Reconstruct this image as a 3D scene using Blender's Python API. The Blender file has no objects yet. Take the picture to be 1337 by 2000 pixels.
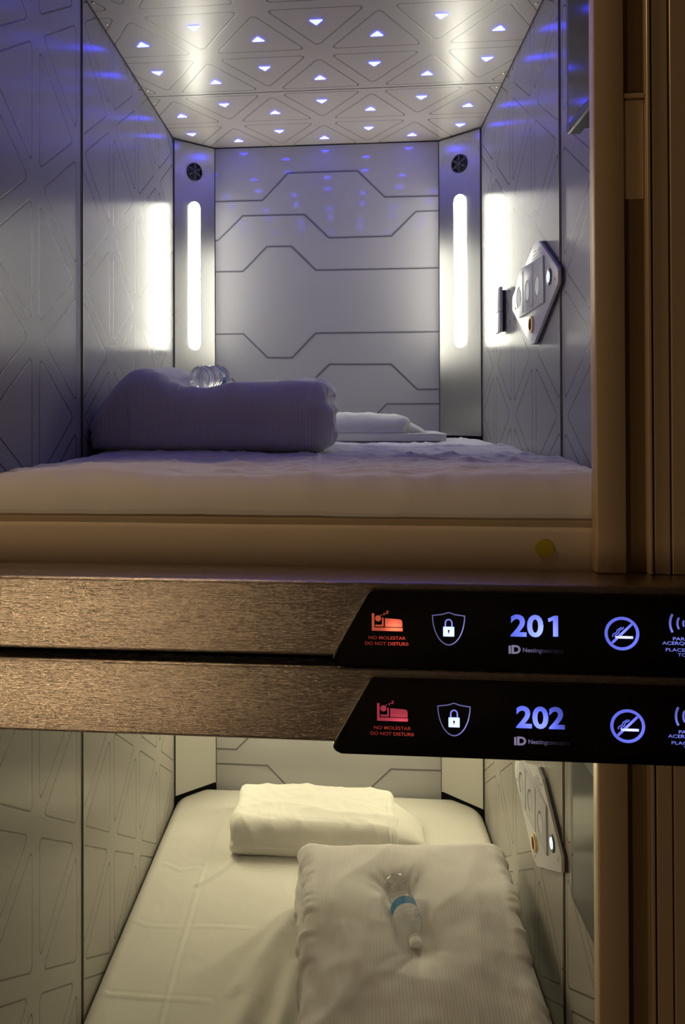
import bpy, bmesh, math, random
from mathutils import Vector, Matrix, noise
C = bpy.context.scene.collection
random.seed(7)
# ------------------------------------------------------------------ camera
H = 1.75                                   # camera height; the pods are measured from it
F, CX, CY = 1636.79, 509.08, 786.77        # focal length and principal point in pixels of 1337x2000
yaw, pitch, roll = -.0988, .0085, -.0027
fw = Vector((math.sin(yaw)*math.cos(pitch), math.cos(yaw)*math.cos(pitch), math.sin(pitch)))
rt = fw.cross(Vector((0, 0, 1))).normalized(); up = rt.cross(fw)
rt, up = math.cos(roll)*rt+math.sin(roll)*up, -math.sin(roll)*rt+math.cos(roll)*up
cd = bpy.data.cameras.new('camera'); cam = bpy.data.objects.new('camera', cd); C.objects.link(cam)
cd.sensor_fit = 'VERTICAL'; cd.sensor_height = 36; cd.lens = F/2000*36
cd.shift_x = (668.5-CX)/2000; cd.shift_y = (CY-1000)/2000; cd.clip_start = .02
M = Matrix((rt, up, -fw)).transposed().to_4x4(); M.translation = (0, 0, H); cam.matrix_world = M
bpy.context.scene.camera = cam
# ------------------------------------------------------------------ light and exposure
vs = bpy.context.scene.view_settings
vs.view_transform = 'Standard'; vs.look = 'None'; vs.exposure = 0; vs.gamma = 1
w = bpy.data.worlds.new('corridor_ambient'); bpy.context.scene.world = w; w.use_nodes = True
w.node_tree.nodes['Background'].inputs[0].default_value = (1, .72, .45, 1)
w.node_tree.nodes['Background'].inputs[1].default_value = .004
STRIP_UP, STRIP_LOW, LED = 30.0, 66.0, 1.85
def area(name, loc, target, size, power, col):
    l = bpy.data.lights.new(name, 'AREA'); l.energy = power; l.color = col; l.shape = 'RECTANGLE'; l.size, l.size_y = size
    o = bpy.data.objects.new(name, l); C.objects.link(o); o.location = loc
    o.rotation_euler = (Vector(target)-Vector(loc)).to_track_quat('-Z', 'Y').to_euler()
area('corridor_ceiling_lamp', (-.75, 1.02, H+1.28), (-.45, 1.15, H-.3), (.16, .16), 4.6, (1, .68, .38))
area('added_rail_light', (-1.36, -.84, H-.82), (-.6, 1.2, H-.4), (.20, 1.0), 9.5, (1, .69, .38))  # added unseen light, set low for the warm highlight on the rails
# ------------------------------------------------------------------ helpers
def tag(o, label=None, cat=None, group=None, kind=None):
    if label: o['label'] = label
    if cat: o['category'] = cat
    if group: o['group'] = group
    if kind: o['kind'] = kind
    return o
def thing(name, label, cat, loc=(0, 0, 0), group=None):
    o = bpy.data.objects.new(name, None); C.objects.link(o); o.location = loc; o.empty_display_size = .05
    return tag(o, label, cat, group)
def obj(name, bm, mat, parent=None, smooth=None, world=True):
    """links bm (in world coordinates) as one mesh; smooth = angle in degrees"""
    me = bpy.data.meshes.new(name)
    if parent is not None and world:
        bmesh.ops.translate(bm, verts=bm.verts, vec=-total(parent))
    bmesh.ops.recalc_face_normals(bm, faces=bm.faces)
    bm.to_mesh(me); bm.free()
    if smooth is not None:
        for p in me.polygons: p.use_smooth = True
        if smooth < 180: me.set_sharp_from_angle(angle=math.radians(smooth))
    me.materials.append(mat)
    o = bpy.data.objects.new(name, me); C.objects.link(o); o.parent = parent
    return o
def total(p):
    v = Vector((0, 0, 0))
    while p: v += p.location; p = p.parent
    return v
def struct(name, bm, mat, parent=None, smooth=None):
    o = obj(name, bm, mat, parent, smooth)
    if parent is None: o['kind'] = 'structure'
    return o
def box(bm, x0, x1, y0, y1, z0, z1, bev=0, seg=2):
    r = bmesh.ops.create_cube(bm, size=1)
    for v in r['verts']:
        v.co = Vector(((x0+x1)/2+v.co.x*(x1-x0), (y0+y1)/2+v.co.y*(y1-y0), (z0+z1)/2+v.co.z*(z1-z0)))
    if bev:
        es = list({e for v in r['verts'] for e in v.link_edges})
        bmesh.ops.bevel(bm, geom=es, offset=bev, segments=seg, affect='EDGES', profile=.5)
    return bm
def nb(): return bmesh.new()
def prism(bm, pts, o, ax, ay, n, h, bev=0):
    """polygon pts (2D) on origin o with axes ax, ay, pushed h along n"""
    o, ax, ay, n = map(Vector, (o, ax, ay, n))
    a = [bm.verts.new(o+ax*p[0]+ay*p[1]) for p in pts]
    b = [bm.verts.new(o+ax*p[0]+ay*p[1]+n*h) for p in pts]
    k = len(pts); top = bm.faces.new(b); bm.faces.new(a[::-1])
    for i in range(k): bm.faces.new((a[i], a[(i+1) % k], b[(i+1) % k], b[i]))
    if bev: bmesh.ops.bevel(bm, geom=list(top.edges), offset=bev, segments=2, affect='EDGES', profile=.5)
    return bm
def rounded(pts, r, seg=6):
    out = []; n = len(pts)
    for i in range(n):
        p, a, b = Vector(pts[i]), Vector(pts[i-1]), Vector(pts[(i+1) % n])
        rr = r[i] if isinstance(r, (list, tuple)) else r
        if rr <= 0: out.append(tuple(p)); continue
        u, v = (a-p).normalized(), (b-p).normalized(); ang = u.angle(v)
        t = min(rr/math.tan(ang/2), .49*min((a-p).length, (b-p).length)); rr = t*math.tan(ang/2)
        c = p+(u+v).normalized()*(rr/math.sin(ang/2)); s, e = p+u*t-c, p+v*t-c
        a0 = math.atan2(s.y, s.x); d = math.atan2(e.y, e.x)-a0
        d = (d+math.pi) % (2*math.pi)-math.pi
        out += [(c.x+rr*math.cos(a0+d*k/seg), c.y+rr*math.sin(a0+d*k/seg)) for k in range(seg+1)]
    return out
def ring(bm, c, ax, ay, n, r0, r1, h, seg=40, a0=0, a1=2*math.pi):
    """flat ring or arc between radii r0 and r1, h thick"""
    c, ax, ay, n = map(Vector, (c, ax, ay, n)); full = abs(a1-a0-2*math.pi) < 1e-6
    rows = []
    for i in range(seg+(0 if full else 1)):
        t = a0+(a1-a0)*i/seg; d = ax*math.cos(t)+ay*math.sin(t)
        rows.append([bm.verts.new(c+d*r0), bm.verts.new(c+d*r1), bm.verts.new(c+d*r1+n*h), bm.verts.new(c+d*r0+n*h)])
    m = len(rows)
    for i in range(m if full else m-1):
        A, B = rows[i], rows[(i+1) % m]
        for k in range(4): bm.faces.new((A[k], A[(k+1) % 4], B[(k+1) % 4], B[k]))
    if not full: bm.faces.new(rows[0]); bm.faces.new(rows[-1][::-1])
    return bm
def disc(bm, c, ax, ay, n, r, h, seg=40, a0=0, bev=0):
    return prism(bm, [(r*math.cos(a0+2*math.pi*i/seg), r*math.sin(a0+2*math.pi*i/seg)) for i in range(seg)], c, ax, ay, n, h, bev)
def stroke(bm, pts, wd, o, ax, ay, n, h):
    """a ribbon of width wd along the 2D polyline pts, mitred"""
    P = [Vector(p) for p in pts]; L = []; R = []
    for i, p in enumerate(P):
        d1 = (P[i]-P[i-1]).normalized() if i else (P[1]-P[0]).normalized()
        d2 = (P[i+1]-P[i]).normalized() if i < len(P)-1 else d1
        t = (d1+d2).normalized(); m = Vector((-t.y, t.x)); k = wd/2/max(.3, m.dot(Vector((-d1.y, d1.x))))
        L.append(p+m*k); R.append(p-m*k)
    for i in range(len(P)-1):
        prism(bm, [tuple(L[i]), tuple(R[i]), tuple(R[i+1]), tuple(L[i+1])], o, ax, ay, n, h)
    return bm
# ------------------------------------------------------------------ materials
class NT:
    def __init__(s, name):
        s.m = bpy.data.materials.new(name); s.m.use_nodes = True; s.t = s.m.node_tree
        s.b = s.t.nodes['Principled BSDF']; s.out = s.t.nodes['Material Output']
    def n(s, ty, **kw):
        x = s.t.nodes.new(ty)
        for k, v in kw.items(): setattr(x, k, v)
        return x
    def put(s, sock, v):
        if isinstance(v, bpy.types.NodeSocket): s.t.links.new(v, sock)
        else: sock.default_value = v
    def ma(s, op, a, b=None, c=None):
        x = s.n('ShaderNodeMath', operation=op); s.put(x.inputs[0], a)
        if b is not None: s.put(x.inputs[1], b)
        if c is not None: s.put(x.inputs[2], c)
        return x.outputs[0]
    def pos(s):
        g = s.n('ShaderNodeNewGeometry'); q = s.n('ShaderNodeSeparateXYZ'); s.t.links.new(g.outputs['Position'], q.inputs[0])
        return g.outputs['Position'], q.outputs
    def mapped(s, v, sc, loc=(0, 0, 0)):
        x = s.n('ShaderNodeMapping'); s.t.links.new(v, x.inputs[0]); x.inputs['Scale'].default_value = sc; x.inputs['Location'].default_value = loc
        return x.outputs[0]
    def noise(s, v, scale, detail=3, rough=.5):
        x = s.n('ShaderNodeTexNoise'); s.t.links.new(v, x.inputs['Vector'])
        x.inputs['Scale'].default_value = scale; x.inputs['Detail'].default_value = detail; x.inputs['Roughness'].default_value = rough
        return x.outputs['Fac']
    def ramp(s, f, lo, hi, a, b):
        x = s.n('ShaderNodeMapRange'); s.put(x.inputs[0], f); x.inputs[1].default_value = lo; x.inputs[2].default_value = hi
        x.inputs[3].default_value = a; x.inputs[4].default_value = b
        return x.outputs[0]
    def mix(s, f, a, b):
        x = s.n('ShaderNodeMix', data_type='RGBA'); s.put(x.inputs[0], f); s.put(x.inputs[6], a); s.put(x.inputs[7], b)
        return x.outputs[2]
    def bump(s, h, dist, strength=1, nrm=None):
        x = s.n('ShaderNodeBump'); s.put(x.inputs['Height'], h); x.inputs['Distance'].default_value = dist; x.inputs['Strength'].default_value = strength
        if nrm: s.t.links.new(nrm, x.inputs['Normal'])
        return x.outputs[0]
    def set(s, **kw):
        for k, v in kw.items(): s.put(s.b.inputs[k.replace('_', ' ')], v)
        return s
def plain(name, col, rough=.5, metal=0, spec=.5, **kw):
    t = NT(name); t.set(Base_Color=(*col, 1), Roughness=rough, Metallic=metal, Specular_IOR_Level=spec, **kw); return t.m
def emit(name, col, strength):
    t = NT(name); t.set(Base_Color=(.8, .8, .8, 1), Emission_Color=(*col, 1), Emission_Strength=strength, Roughness=.4); return t.m
A_, H_ = .318, .279                         # triangle grid: side and row height
def panel_mat(name, base, u_ax, v_ax, u0, v0, rough, aniso, tangent_axis, spec=.5):
    """satin laminate engraved with rounded triangles; u along the lattice lines, v across them"""
    t = NT(name); P, X = t.pos()
    u = t.ma('DIVIDE', t.ma('SUBTRACT', X[u_ax], u0), A_); v = t.ma('DIVIDE', t.ma('SUBTRACT', X[v_ax], v0), H_)
    hv = t.ma('MULTIPLY', v, .5)
    d = [v, t.ma('SUBTRACT', u, hv), t.ma('MULTIPLY', t.ma('ADD', u, hv), -1)]
    f = [t.ma('FRACT', k) for k in d]
    s = t.ma('ADD', t.ma('ADD', f[0], f[1]), f[2]); flip = t.ma('GREATER_THAN', s, 1.5)
    ins, r = .074, .065
    acc = None
    for k in f:
        e = t.ma('ABSOLUTE', t.ma('SUBTRACT', k, flip))
        q = t.ma('MAXIMUM', t.ma('SUBTRACT', ins+r, e), 0); q = t.ma('POWER', q, 2)
        acc = q if acc is None else t.ma('ADD', acc, q)
    sd = t.ma('ABSOLUTE', t.ma('SUBTRACT', t.ma('SQRT', acc), r))
    line = t.ramp(sd, .003, .0095, 1, 0)
    grain = t.noise(t.mapped(P, tuple(4 if i == tangent_axis else 260 for i in range(3))), 1, 2)
    dirt = t.noise(P, 3.1, 4)
    col = t.mix(t.ramp(dirt, .25, .8, 0, .3), (*base, 1), (*[c*.86 for c in base], 1))
    col = t.mix(t.ma('MULTIPLY', line, .85), col, (*[c*.12 for c in base], 1))  # dark groove core, with the shade of its depth painted into the colour
    h = t.ma('ADD', t.ma('MULTIPLY', line, -1), t.ma('MULTIPLY', grain, .004))
    t.set(Base_Color=col, Roughness=rough, Specular_IOR_Level=spec, Normal=t.bump(h, .0003, .5))
    if aniso:
        tg = t.n('ShaderNodeCombineXYZ'); tg.inputs[1].default_value = 1
        t.set(Anisotropic=aniso); t.t.links.new(tg.outputs[0], t.b.inputs['Tangent'])
    return t.m
def brushed(name, base, rough, axis, aniso, streak=.12):
    t = NT(name); P, X = t.pos()
    n1 = t.noise(t.mapped(P, tuple(30 if i == axis else 1300 for i in range(3))), 1, 3, .6)
    n2 = t.noise(t.mapped(P, tuple(2 if i == axis else 120 for i in range(3))), 1, 3, .6)
    nn = t.ma('ADD', t.ma('MULTIPLY', n1, .75), t.ma('MULTIPLY', n2, .25))
    col = t.mix(t.ramp(nn, .3, .7, 0, 1), (*[c*(1-streak) for c in base], 1), (*[min(1, c*(1+streak)) for c in base], 1))
    tg = t.n('ShaderNodeCombineXYZ')
    for k, v in enumerate((0, 1, 1) if axis == 0 else (1, 0, 0)): tg.inputs[k].default_value = v
    t.set(Base_Color=col, Metallic=1.0, Roughness=t.ramp(nn, .3, .7, rough-.06 if name.endswith('rail') else rough-.01, rough+.08 if name.endswith('rail') else rough+.02), Anisotropic=aniso, Normal=t.bump(nn, .0006 if name.endswith('rail') else .00003, 1.0 if name.endswith('rail') else .3))
    t.t.links.new(tg.outputs[0], t.b.inputs['Tangent'])
    return t.m
def cloth(name, col, rib=0, fine=900, dist=.0006, sheen=.25):
    t = NT(name); P, X = t.pos()
    tc = t.n('ShaderNodeTexCoord'); q = t.n('ShaderNodeSeparateXYZ'); t.t.links.new(tc.outputs['Object'], q.inputs[0])
    f = t.noise(P, fine, 2); m = t.noise(P, 60, 4, .6)
    h = t.ma('ADD', t.ma('MULTIPLY', f, .3), t.ma('MULTIPLY', m, 1.0))
    c = t.mix(t.ramp(t.noise(P, 9, 3), .35, .7, 0, .5), (*col, 1), (*[k*.93 for k in col], 1))
    nrm = t.bump(h, dist, .5)
    if rib:
        wob = t.ma('MULTIPLY', t.noise(P, 5, 2), .008)
        s = t.ma('SINE', t.ma('MULTIPLY', t.ma('ADD', q.outputs[0], wob), 2*math.pi/rib))
        nrm = t.bump(s, .0004, .45, nrm)
        c = t.mix(t.ramp(s, -1, 1, .0, .06), c, (*[k*.75 for k in col], 1))
    t.set(Base_Color=c, Roughness=.85, Specular_IOR_Level=.15, Normal=nrm, Sheen_Weight=sheen)
    return t.m
MAT = {}
for pod, z0 in (('upper', .78), ('lower', -1.155)):
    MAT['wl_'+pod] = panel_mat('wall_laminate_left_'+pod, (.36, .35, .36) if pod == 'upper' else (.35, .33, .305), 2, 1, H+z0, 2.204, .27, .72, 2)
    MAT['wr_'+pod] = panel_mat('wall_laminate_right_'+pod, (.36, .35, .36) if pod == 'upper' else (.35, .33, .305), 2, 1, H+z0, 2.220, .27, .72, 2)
    MAT['ce_'+pod] = panel_mat('ceiling_laminate_'+pod, (.50, .455, .435), 0, 1, -.227, 2.06, .32, 0, 0, .6)
MAT['back'] = plain('gloss_acrylic_panel', (.50, .50, .52), .07, 0, .55)
MAT['ink'] = plain('printed_grey_line', (.17, .165, .19), .35)
MAT['column'] = brushed('brushed_aluminium_column', (.42, .42, .42), .28, 2, .6, .035)
MAT['column_low'] = plain('pale_satin_column', (.55, .54, .50), .35)
MAT['rail'] = brushed('brushed_steel_rail', (.58, .53, .48), .22, 0, .7, .2)
MAT['post'] = plain('bronze_anodised_post', (.60, .46, .31), .38, .3)
MAT['post_dark'] = plain('dark_bronze_recess', (.20, .14, .07), .45, .3)
MAT['black'] = plain('black_void', (.004, .004, .004), .9, 0, .1)
MAT['blackp'] = plain('black_plastic', (.012, .012, .013), .35)
MAT['greyp'] = plain('dark_grey_plastic', (.06, .06, .058), .4)
MAT['joint'] = plain('joint_metal', (.30, .24, .20), .35, .8)
MAT['jdark'] = plain('joint_shadow_gap', (.015, .012, .014), .6)
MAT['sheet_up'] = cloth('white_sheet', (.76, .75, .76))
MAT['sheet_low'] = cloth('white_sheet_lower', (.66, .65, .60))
MAT['base'] = cloth('cream_mattress_cover', (.70, .60, .48), dist=.0009)
MAT['band'] = cloth('olive_edge_band', (.46, .37, .25), dist=.0012)
MAT['duvet'] = cloth('striped_white_duvet', (.62, .60, .60), rib=.0075)
MAT['pillow'] = cloth('white_pillowcase', (.72, .71, .66), dist=.0008)
MAT['glass'] = plain('clear_plastic_water', (.98, .99, 1), .06, 0, .8, Transmission_Weight=1.0, IOR=1.40, Alpha=.62, Coat_Weight=.6, Coat_Roughness=.12)
MAT['cap'] = plain('frosted_plastic_cap', (.88, .90, .90), .3, 0, .5)
MAT['blabel'] = plain('blue_bottle_label', (.02, .19, .42), .25, 0, .5)
MAT['pglass'] = plain('clear_panel_plate', (.62, .62, .66), .32, 0, .4)
MAT['pgrey'] = plain('grey_keypad', (.52, .53, .57), .35)
MAT['switch'] = plain('pale_switch_plastic', (.80, .79, .76), .3)
MAT['pdark'] = plain('panel_dark_mark', (.09, .10, .11), .4)
MAT['copper'] = plain('brass_socket_rim', (.85, .66, .35), .18, 1)
MAT['redin'] = plain('dark_red_socket', (.22, .04, .02), .4)
MAT['screw'] = plain('steel_screw', (.55, .52, .50), .25, 1)
MAT['bglass'] = plain('black_sign_glass', (.004, .0035, .004), .08, 0, .35)
MAT['sticker'] = plain('yellow_sticker', (.55, .45, .02), .5)
MAT['screen'] = plain('dark_glass_screen', (.008, .009, .008), .12, 0, .22)
MAT['strip_up'] = emit('white_strip_diffuser', (1, .97, .80), STRIP_UP)
MAT['strip_low'] = emit('warm_strip_diffuser', (1, .90, .58), STRIP_LOW)
MAT['led'] = emit('blue_triangle_diffuser', (.36, .46, 14), LED)
MAT['corridor'] = plain('corridor_plaster', (.40, .34, .28), .8)
MAT['floor'] = plain('corridor_floor', (.10, .07, .05), .5)

# ------------------------------------------------------------------ structure
XL, XR, YJ, YE, YB, CW = -.6214, .4878, 1.948, 3.0236, 3.159, .1354
YF = 1.32
X_, Y_, Z_ = Vector((1, 0, 0)), Vector((0, 1, 0)), Vector((0, 0, 1))
def zz(z): return H+z
def shell(pod, zb, zc):
    u = pod == 'upper'
    struct('wall_left', box(nb(), XL-.02, XL, YF, YB+.03, zz(zb), zz(zc)), MAT['wl_'+pod])
    struct('wall_right', box(nb(), XR, XR+.02, YF, YB+.03, zz(zb), zz(zc)), MAT['wr_'+pod])
    wb = struct('wall_back', box(nb(), XL-.02, XR+.02, YB, YB+.02, zz(zb), zz(zc)), MAT['back'])
    ce = struct('ceiling', box(nb(), XL-.02, XR+.02, YF-.02, YB+.02, zz(zc), zz(zc)+.018), MAT['ce_'+pod])
    if u:
        L = [[(-.486, .795), (-.305, .795), (-.207, .896), (.054, .896), (.155, .795), (.353, .794)],
             [(-.486, .646), (-.474, .648), (-.38, .738), (-.146, .737), (-.054, .647), (.179, .648), (.27, .738), (.353, .739)],
             [(-.487, .527), (-.38, .527), (-.289, .619), (-.196, .618), (-.104, .526), (.353, .526)],
             [(-.487, .289), (-.379, .289), (-.287, .198), (-.194, .197), (-.105, .289), (.353, .289)],
             [(-.487, .171), (-.477, .171), (-.38, .075), (-.152, .075), (-.054, .171), (.176, .170), (.272, .075), (.353, .075)],
             [(-.12, -.05), (.09, -.05), (.159, .021), (.353, .021)]]
    else:
        L = [[(-.487, -1.285), (-.410, -1.285), (-.32, -1.195), (-.02, -1.195)], [(-.487, -1.341), (-.292, -1.341), (-.20, -1.433)],
             [(-.06, -1.21), (.01, -1.277), (.241, -1.278), (.31, -1.21)], [(.07, -1.433), (.169, -1.336), (.353, -1.335)]]
    bm = nb()
    for l in L: stroke(bm, l, .0056, (0, YB, H), X_, Z_, -Y_, .0008)
    obj('printed_line', bm, MAT['ink'], wb)
    # corner columns: 45 degree boards across the two far corners
    zlow = -.095 if u else -1.41
    cols = []
    for sx, (xa, ya, xb, yb) in ((-1, (XL, YE, XL+CW, YB)), (1, (XR, YE, XR-CW, YB))):
        bm = nb(); d = Vector((xb-xa, yb-ya, 0)); n = Vector((d.y, -d.x, 0)).normalized()
        if n.y > 0: n = -n
        prism(bm, [(0, 0), (1, 0), (1, 1), (0, 1)], (xa, ya, zz(zlow)), d, Z_*(zc-zlow-.003), -n, .012)
        cols.append((struct('trim_1' if sx < 0 else 'trim_2', bm, MAT['column'] if u else MAT['column_low']), Vector((xa, ya, 0))+d/2, d.normalized(), n))
        bm = nb(); prism(bm, [(0, 0), (1, 0), (1, 1), (0, 1)], (xa, ya, zz(zlow)-.12), d, Z_*.117, -n, .01)
        struct('baseboard_left' if sx < 0 else 'baseboard_right', bm, MAT['black'])
        bm = nb(); prism(bm, [(0, 0), (1, 0), (1, 1), (0, 1)], Vector((xa, ya, zz(zc)-.0035))+n*.001, d, Z_*.0034, n, .002)
        prism(bm, [(0, 0), (.035, 0), (.035, 1), (0, 1)], Vector((xa, ya, zz(zlow)))+n*.0005, d, Z_*(zc-zlow-.004), n, .0006)
        prism(bm, [(.988, 0), (1, 0), (1, 1), (.988, 1)], Vector((xa, ya, zz(zlow)))+n*.0005, d, Z_*(zc-zlow-.004), n, .0004)
        struct('trim_3' if sx < 0 else 'trim_4', bm, MAT['jdark'])
    # vertical joints between the side panels
    for sx, xw in ((1, XL), (-1, XR)):
        bm = nb(); box(bm, *sorted((xw, xw+sx*.0012)), YJ-.009, YJ-.002, zz(zb), zz(zc)-.001)
        struct('trim_5' if sx > 0 else 'trim_6', bm, MAT['jdark'])
        bm = nb(); box(bm, *sorted((xw, xw+sx*.0030)), YJ-.002, YJ+.005, zz(zb), zz(zc)-.001, .0008, 1)
        struct('trim_7' if sx > 0 else 'trim_8', bm, MAT['joint'])
    return wb, ce, cols
wbU, ceU, colU = shell('upper', -.30, 1.0)
wbL, ceL, colL = shell('lower', -1.62, -.31)
struct('floor', box(nb(), XL-.02, XR+.02, YF, YB+.02, zz(-.289), zz(-.262)), MAT['black'])
struct('floor', box(nb(), XL-.02, XR+.02, YF, YB+.02, zz(-1.62), zz(-1.585)), MAT['black'])
struct('floor', box(nb(), -2.5, 2.0, -1.5, 3.6, -.06, 0), MAT['floor'])
struct('wall_front', box(nb(), -2.5, 2.0, -.95, -.90, 0, H+1.35), MAT['corridor'])
struct('ceiling', box(nb(), -2.5, 2.0, -.95, 1.29, H+1.35, H+1.40), MAT['corridor'])
# ceiling screws
def screw(parent, c, n, ax):
    c = Vector(c); ay = Vector(n).cross(ax)
    bm = nb(); disc(bm, c, ax, ay, n, .0042, .0016, 14, bev=.0008)
    obj('screw', bm, MAT['screw'], parent, 30)
for x, y in ((-.609, 1.996), (-.609, 2.114), (-.609, 2.565), (-.609, 2.675), (.477, 2.545), (.477, 2.652), (.477, 2.114), (.477, 1.996)):
    screw(ceU, (x, y, H+1), (0, 0, -1), X_)
bm = nb(); box(bm, XL, XR, 2.617, 2.6192, H+.9993, H+1.0002); obj('panel_seam', bm, MAT['jdark'], ceU)
bm = nb(); box(bm, XL, XL+.002, YF, YE, H+.9965, H+1); box(bm, XR-.002, XR, YF, YE, H+.9965, H+1); box(bm, XL+CW, XR-CW, YB-.002, YB, H+.9965, H+1)
struct('trim_9', bm, MAT['jdark'])

# ------------------------------------------------------------------ triangular ceiling lights
ords = ['far-left', 'second from the left', 'third from the left', 'middle', 'third from the right', 'second from the right', 'far-right']
rown = {3: 'the ceiling row against the back wall', 2: 'the second ceiling row from the back wall', 1: 'the third ceiling row from the back wall', 0: 'the frontmost visible ceiling row',
        -1: 'a row above the opening, out of the picture', -2: 'a row above the opening, out of the picture'}
tri_mesh = {}
def tri(upw):
    if upw not in tri_mesh:
        s = .0215; pts = [(s*math.cos(a), s*math.sin(a)*.93) for a in [math.radians((-90 if upw else 90)+120*k) for k in range(3)]]
        bm = nb(); prism(bm, rounded(pts, .0025, 4), (0, 0, .0005), X_, Y_, (0, 0, -1), .0022, .0005)
        bmesh.ops.recalc_face_normals(bm, faces=bm.faces)
        me = bpy.data.meshes.new('triangle_light'); bm.to_mesh(me); bm.free(); me.materials.append(MAT['led']); tri_mesh[upw] = me
    return tri_mesh[upw]
for row in range(-2, 4):
    for i in range(7):
        x = -.545+.159*i
        upw = (i % 2 == 0) == (row % 2 == 1) if False else ((i+row) % 2 == (1 if True else 0))
        # row 0 has its apex-to-the-opening triangles at odd... indices measured from the photo
        upw = (i % 2 == 0) if row % 2 == 0 else (i % 2 == 1)
        y = 2.06+H_*row+(H_*.657 if upw else H_*.333)
        o = bpy.data.objects.new('triangle_light', tri(upw)); C.objects.link(o); o.location = (x, y, H+1.0)
        lab = 'blue-white triangle light, %s in %s' % (ords[i], rown[row]) if row >= 0 else 'blue triangle light on the upper pod ceiling above the opening, seen only as reflections'
        tag(o, lab, 'ceiling light', 'triangle lights in the upper ceiling')

# ------------------------------------------------------------------ strip lights and vents on the columns
def capsule(w, h):
    r = w/2; return [(r*math.cos(a), h/2-r+r*math.sin(a)) for a in [math.pi*k/14 for k in range(15)]]+[(r*math.cos(a), -h/2+r+r*math.sin(a)) for a in [math.pi+math.pi*k/14 for k in range(15)]]
for pod, cols, zt, zb_, mt in (('upper', colU, .780, .225, 'strip_up'), ('lower', colL, -.53, -1.085, 'strip_low')):
    for k, (col, c, d, n) in enumerate(cols):
        side = ('left', 'right')[k]
        p = c+Vector((0, 0, zz((zt+zb_)/2)))
        t = thing('strip_light', 'tall %s strip light on the %s corner column of the %s bunk' % ('glowing white rounded' if pod == 'upper' else 'warm glowing rounded', side, pod), 'strip light', p, 'strip lights on the corner columns')
        bm = nb(); prism(bm, capsule(.047, zt-zb_), p+n*.0005, d, Z_, n, .004, .0012); obj('diffuser', bm, MAT[mt], t, 40)
        bm = nb(); a, b = capsule(.050, zt-zb_+.003), capsule(.047, zt-zb_)
        for q in range(len(a)):
            q2 = (q+1) % len(a); vs_ = [bm.verts.new(p+n*hh+d*s[0]+Z_*s[1]) for s, hh in ((a[q], .0002), (a[q2], .0002), (a[q2], .0012), (a[q], .0012))]
            bm.faces.new(vs_); v2 = [bm.verts.new(p+n*.0012+d*s[0]+Z_*s[1]) for s in (a[q], a[q2], b[q2], b[q])]; bm.faces.new(v2)
        obj('rim', bm, MAT['screw'], t)
        if pod == 'upper':
            p = c+Vector((0, 0, zz(.892)))
            v = thing('air_vent', 'small round black six-spoked vent above the %s strip light' % side, 'air vent', p, 'round vents on the corner columns')
            bm = nb(); disc(bm, p, d, Z_, n, .031, .0008, 48); obj('backing', bm, MAT['black'], v)
            bm = nb(); ring(bm, p, d, Z_, n, .0285, .0335, .005, 48); obj('rim', bm, MAT['blackp'], v, 40)
            bm = nb(); disc(bm, p+n*.0008, d, Z_, n, .007, .0035, 24); obj('hub', bm, MAT['greyp'], v, 40)
            for q in range(6):
                a = math.pi/2+q*math.pi/3; e = d*math.cos(a)+Z_*math.sin(a); g = n.cross(e)
                bm = nb(); prism(bm, [(.005, -.0022), (.029, -.0042), (.029, .0042), (.005, .0022)], p+n*.0008, e, g, n, .0032); obj('spoke', bm, MAT['greyp'], v)
                a += math.pi/6; e = d*math.cos(a)+Z_*math.sin(a); g = n.cross(e)
                bm = nb(); ring(bm, p+e*.0185+n*.0008, e, g, n, .0035, .0052, .002, 16); obj('spoke_ring', bm, MAT['greyp'], v)

# ------------------------------------------------------------------ beds
def fbm(p, o=4): return noise.fractal(p, 1.0, 2.0, o)
def ridge(p, o=3):
    s, a = 0, 1
    for _ in range(o): s += a*(1-min(1, abs(noise.noise(p))*2.2))**3; p = p*2.03+Vector((3.1, 1.7, .3)); a *= .5
    return s
def seg_d(p, a, b):
    a, b = Vector(a), Vector(b); q = b-a; t = max(0, min(1, (p-a).dot(q)/q.length_squared)); s = (p-a-q*t)
    return s.length, (1 if q.x*s.y-q.y*s.x > 0 else -1), t
def poly_crease(p, pts, wd, amp):
    r = 0; best = 9
    for i in range(len(pts)-1):
        d, sg, t = seg_d(p, pts[i], pts[i+1])
        if d < best: best = d; s0 = sg
    if best > 4*wd: return 0
    return amp*math.exp(-(best/wd)**2)-amp*.5*math.exp(-((best*s0-wd*1.6)/(wd*1.2))**2)
def rrect(x0, x1, y0, y1, rc, step):
    """rounded rectangle outline, rc = radii of (front-left, front-right, back-right, back-left)"""
    pts = rounded([(x0, y0), (x1, y0), (x1, y1), (x0, y1)], list(rc), 14); out = []
    for i in range(len(pts)):
        a, b = Vector(pts[i]), Vector(pts[(i+1) % len(pts)]); m = max(1, int((b-a).length/step))
        out += [a.lerp(b, k/m) for k in range(m)]
    return out
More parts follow.
